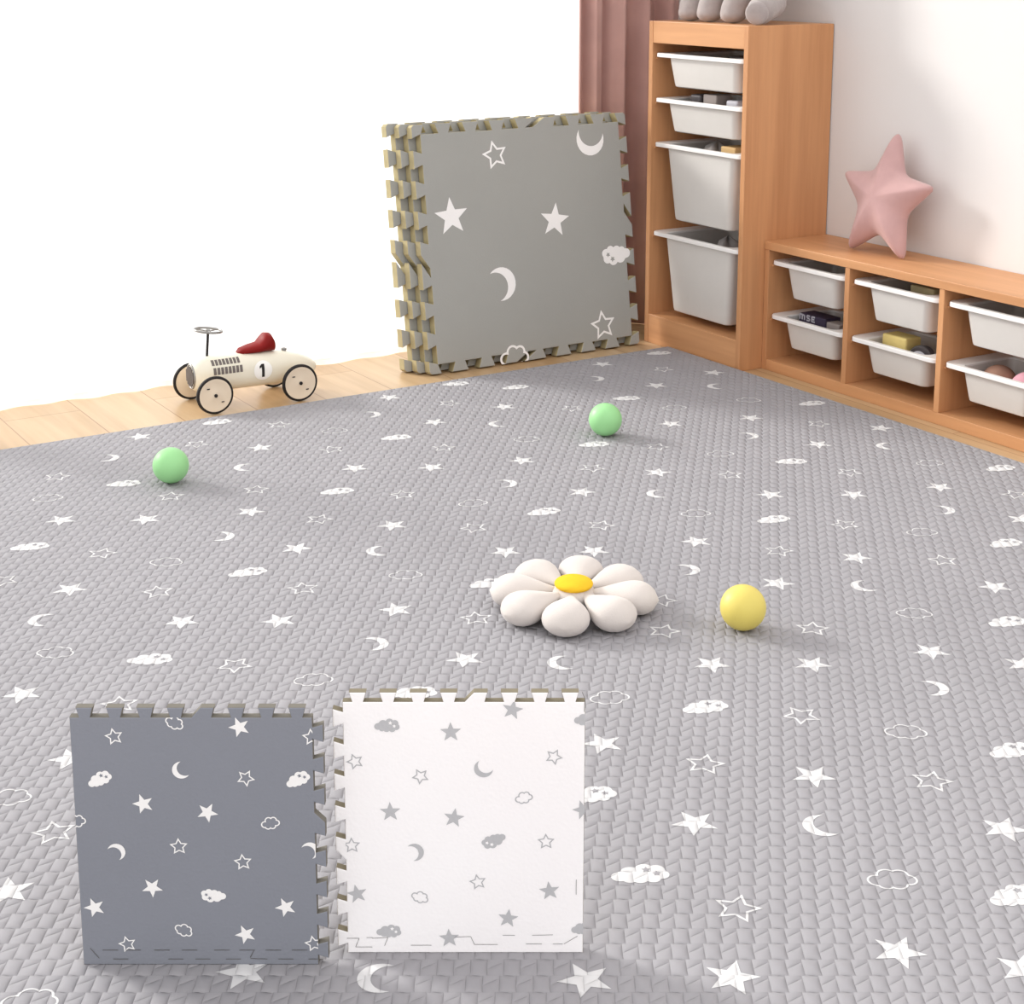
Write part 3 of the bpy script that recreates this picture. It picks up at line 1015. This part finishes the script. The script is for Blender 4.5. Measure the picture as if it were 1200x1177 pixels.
# ------------------------------------------------------------------ daisy cushion
DX, DY = 1.471, 2.172
daisy = thing('daisy_cushion', (DX, DY, MT), 'cream daisy cushion with eight plump petals and a yellow centre on the mat', 'cushion')
for k in range(8):
    a = radians(-99 + 45 * k)
    dr = E1 * cos(a) + E2 * sin(a)
    sd_ = Vector((-dr.y, dr.x, 0))
    loops = []
    N = 16
    L = 0.147
    for i in range(N + 1):
        t = i / N
        s = 0.012 + t * (L - 0.012)
        # teardrop: narrow by the centre, widest near two thirds
        wd = 0.0495 * (sin(pi * t ** 1.55) ** 0.62 if 0 < t < 1 else 0.0) * (0.30 + 0.76 * t)
        wd = max(wd, 0.0012)
        ht = wd * 0.66
        zc = MT + max(ht, 0.042 - 0.010 * t)
        c = Vector((DX, DY, zc)) + dr * s
        loops.append([c + sd_ * (wd * cos(2 * pi * q / 24)) + UP * (ht * sin(2 * pi * q / 24)) for q in range(24)])
    bm = bmesh.new()
    loft(bm, loops)
    zmin = min(v.co.z for v in bm.verts)
    bmesh.ops.translate(bm, verts=bm.verts, vec=(0, 0, MT + 0.0003 - zmin))
    obj('petal', bm, M['petal'], daisy, smooth=180)
bm = bmesh.new()
add_sphere(bm, (DX, DY, MT + 0.0250), 0.040, sz=0.55)
obj('cushion_core', bm, M['petal'], daisy, smooth=180)
bm = bmesh.new()
add_sphere(bm, (DX, DY, MT + 0.0460), 0.0335, sz=0.36)
obj('flower_centre', bm, M['yolk'], daisy, smooth=180)

# ------------------------------------------------------------------ toy racing car
CYc = 3.77
car = thing('toy_car', (1.545, CYc, 0), 'ivory vintage toy racing car with red seat and number 1, on the wood floor', 'toy car')
# stations: x, z centre, half width, half height (nose at small x)
ST = [(1.384, .082, .020, .022), (1.388, .083, .030, .033), (1.396, .084, .036, .040), (1.410, .085, .040, .0445), (1.44, .085, .043, .046), (1.49, .084, .045, .046),
      (1.55, .082, .046, .045), (1.60, .080, .045, .044), (1.64, .077, .042, .041), (1.675, .073, .036, .035), (1.70, .070, .028, .027), (1.718, .068, .018, .017), (1.727, .067, .008, .008)]
def sect(x):
    for a, b in zip(ST, ST[1:]):
        if a[0] <= x <= b[0]:
            t = (x - a[0]) / (b[0] - a[0])
            return tuple(a[i] + (b[i] - a[i]) * t for i in (1, 2, 3))
    return ST[-1][1:]
def side_y(x, z, side=-1):
    zc, b, h = sect(x)
    q = max(0.0, 1 - (abs(z - zc) / h) ** 2.4)
    return CYc + side * b * q ** (1 / 2.4)
bm = bmesh.new()
loops = []
for x, zc, b, h in ST:
    lp = []
    for q in range(40):
        a = 2 * pi * q / 40
        ca, sa = cos(a), sin(a)
        e = 2 / 2.4
        lp.append((x, CYc + b * math.copysign(abs(ca) ** e, ca), zc + h * math.copysign(abs(sa) ** e, sa)))
    loops.append(lp)
loft(bm, loops)
body = obj('car_body', bm, M['cream'], car, smooth=60)
# radiator ring at the nose
bm = bmesh.new()
add_tube(bm, [(1.3865, CYc + 0.027 * cos(2 * pi * k / 32), 0.083 + 0.030 * sin(2 * pi * k / 32)) for k in range(32)], 0.0028, 8, closed=True)
obj('grille_ring', bm, M['chrome'], body, smooth=180)
bm = bmesh.new()
for k in range(7):
    yy = CYc - 0.021 + 0.007 * k
    hz = 0.026 * sqrt(max(0.0, 1 - ((yy - CYc) / 0.026) ** 2))
    add_box(bm, 1.3815, 1.3845, yy - 0.002, yy + 0.002, 0.083 - hz, 0.083 + hz, bev=0.0006)
obj('grille_bars', bm, M['louver'], body)
# louvres, roundel, numeral on both flanks
def patch(bm, pts, side, off, slot=0):
    vs = []
    for x, z in pts:
        y = side_y(x, z, side)
        vs.append(bm.verts.new((x, y + side * off, z)))
    bm.faces.new(vs).material_index = slot
for side in (-1, 1):
    bm = bmesh.new()
    for (z0, z1, xa, xb) in ((0.1120, 0.1245, 1.429, 1.506), (0.0890, 0.1065, 1.431, 1.510)):
        nsl = 8
        for k in range(nsl):
            a = xa + (xb - xa) * k / nsl
            b = a + (xb - xa) / nsl * 0.74
            for s in range(3):
                za, zb_ = z0 + (z1 - z0) * s / 3, z0 + (z1 - z0) * (s + 1) / 3
                patch(bm, [(a, za), (b, za), (b, zb_), (a, zb_)], side, 0.0007)
    obj('louvres', bm, M['louver'], body)
    bm = bmesh.new()
    cx, cz, rr = 1.562, 0.085, 0.0250
    for i in range(28):
        for j in range(6):
            q0, q1 = j / 6, (j + 1) / 6
            a0, a1 = 2 * pi * i / 28, 2 * pi * (i + 1) / 28
            pts = [(cx + rr * q * cos(a), cz + rr * q * sin(a)) for q, a in ((q0, a0), (q1, a0), (q1, a1), (q0, a1))]
            if j == 0:
                pts = pts[1:] if False else [(cx, cz), pts[1], pts[2]]
            patch(bm, pts, side, 0.0009)
    obj('roundel', bm, M['roundel'], body)
    bm = bmesh.new()
    mx = 1 if side == -1 else -1
    for k in range(6):
        za, zb_ = 0.068 + 0.034 * k / 6, 0.068 + 0.034 * (k + 1) / 6
        patch(bm, [(cx - .0036, za), (cx + .0036, za), (cx + .0036, zb_), (cx - .0036, zb_)], side, 0.0016)
    patch(bm, [(cx - .0036 * mx, .102), (cx - .0036 * mx, .0945), (cx - .0095 * mx, .0905), (cx - .0095 * mx, .0965)], side, 0.0016)
    obj('numeral', bm, M['black'], body)
# seat
bm = bmesh.new()
prof = [(1.510, .1285, .006, .004), (1.520, .1315, .018, .008), (1.545, .1345, .025, .011), (1.568, .1365, .027, .013), (1.578, .143, .028, .019), (1.588, .148, .028, .0235), (1.600, .147, .027, .023), (1.608, .140, .023, .016), (1.611, .135, .014, .009)]
loops = []
for x, zc, b, h in prof:
    lp = []
    for q in range(24):
        a = 2 * pi * q / 24
        ca, sa = cos(a), sin(a)
        lp.append((x, CYc + b * math.copysign(abs(ca) ** .8, ca), zc + h * math.copysign(abs(sa) ** .8, sa)))
    loops.append(lp)
loft(bm, loops)
obj('seat', bm, M['red'], car, smooth=50)
# steering
bm = bmesh.new()
add_tube(bm, [(1.430, CYc, 0.125), (1.436, CYc, 0.194)], 0.0034, 12)
obj('steering_column', bm, M['black'], car, smooth=50)
bm = bmesh.new()
ax = Vector((0.12, 0.0, 1)).normalized()
tx = Vector((1, 0, -0.12)).normalized()
ty = Vector((0, 1, 0))
sc = Vector((1.436, CYc, 0.196))
add_tube(bm, [sc + tx * 0.035 * cos(2 * pi * k / 36) + ty * 0.035 * sin(2 * pi * k / 36) for k in range(36)], 0.0030, 8, closed=True)
for k in range(3):
    a = 2 * pi * k / 3 + 0.4
    add_tube(bm, [sc - ax * 0.002, sc + (tx * cos(a) + ty * sin(a)) * 0.034], 0.0019, 8)
add_lathe(bm, [(0.007, -0.005), (0.008, 0.0), (0.004, 0.003)], sc, ax, 16)
obj('steering_wheel', bm, M['chrome'], car, smooth=60)
bm = bmesh.new()
add_lathe(bm, [(0.006, -0.008), (0.006, 0.003), (0.0075, 0.0035), (0.0075, 0.007), (0.004, 0.009)], (1.640, CYc, 0.1165), (0.08, 0, 1), 18)
obj('fuel_cap', bm, M['chrome'], car, smooth=50)
# axles and wheels
RW = 0.0485
for x in (1.417, 1.647):
    bm = bmesh.new()
    add_tube(bm, [(x, 3.692, RW), (x, 3.852, RW)], 0.004, 10)
    obj('axle', bm, M['black'], car, smooth=50)
    for y, s in ((3.690, -1), (3.854, 1)):
        bm = bmesh.new()
        ri = RW - 0.0036
        add_lathe(bm, [(0.006, -0.007), (ri - 0.008, -0.0055), (ri, -0.0045), (ri, 0.0045), (ri - 0.008, 0.0050), (ri - 0.0105, 0.0038), (0.012, 0.0062), (0.003, 0.0068)], (x, y, RW), (0, s, 0), 44)
        wh = obj('wheel', bm, M['wheel'], car, smooth=40)
        bm = bmesh.new()
        pr = [(RW - 0.0042 + 0.0042 * cos(2 * pi * k / 12), 0.0058 * sin(2 * pi * k / 12)) for k in range(12)]
        pr.append(pr[0])
        add_lathe_loops = []
        for r_, h_ in pr:
            add_lathe_loops.append([(x + r_ * cos(2 * pi * k / 48), y + h_, RW + r_ * sin(2 * pi * k / 48)) for k in range(48)])
        loft(bm, add_lathe_loops, False, False)
        bmesh.ops.remove_doubles(bm, verts=bm.verts, dist=1e-6)
        obj('tyre', bm, M['black'], wh, smooth=60)
        bm = bmesh.new()
        add_lathe(bm, [(0.0045, 0.0), (0.0045, 0.009), (0.002, 0.0105)], (x, y, RW), (0, s, 0), 16)
        for aa in (2.35, 5.5):
            add_box(bm, x + 0.026 * cos(aa) - .0035, x + 0.026 * cos(aa) + .0035, min(y + s * .004, y + s * .0062), max(y + s * .004, y + s * .0062), RW + 0.026 * sin(aa) - .0012, RW + 0.026 * sin(aa) + .0012)
        obj('hub_nut', bm, M['black'], wh, smooth=40)
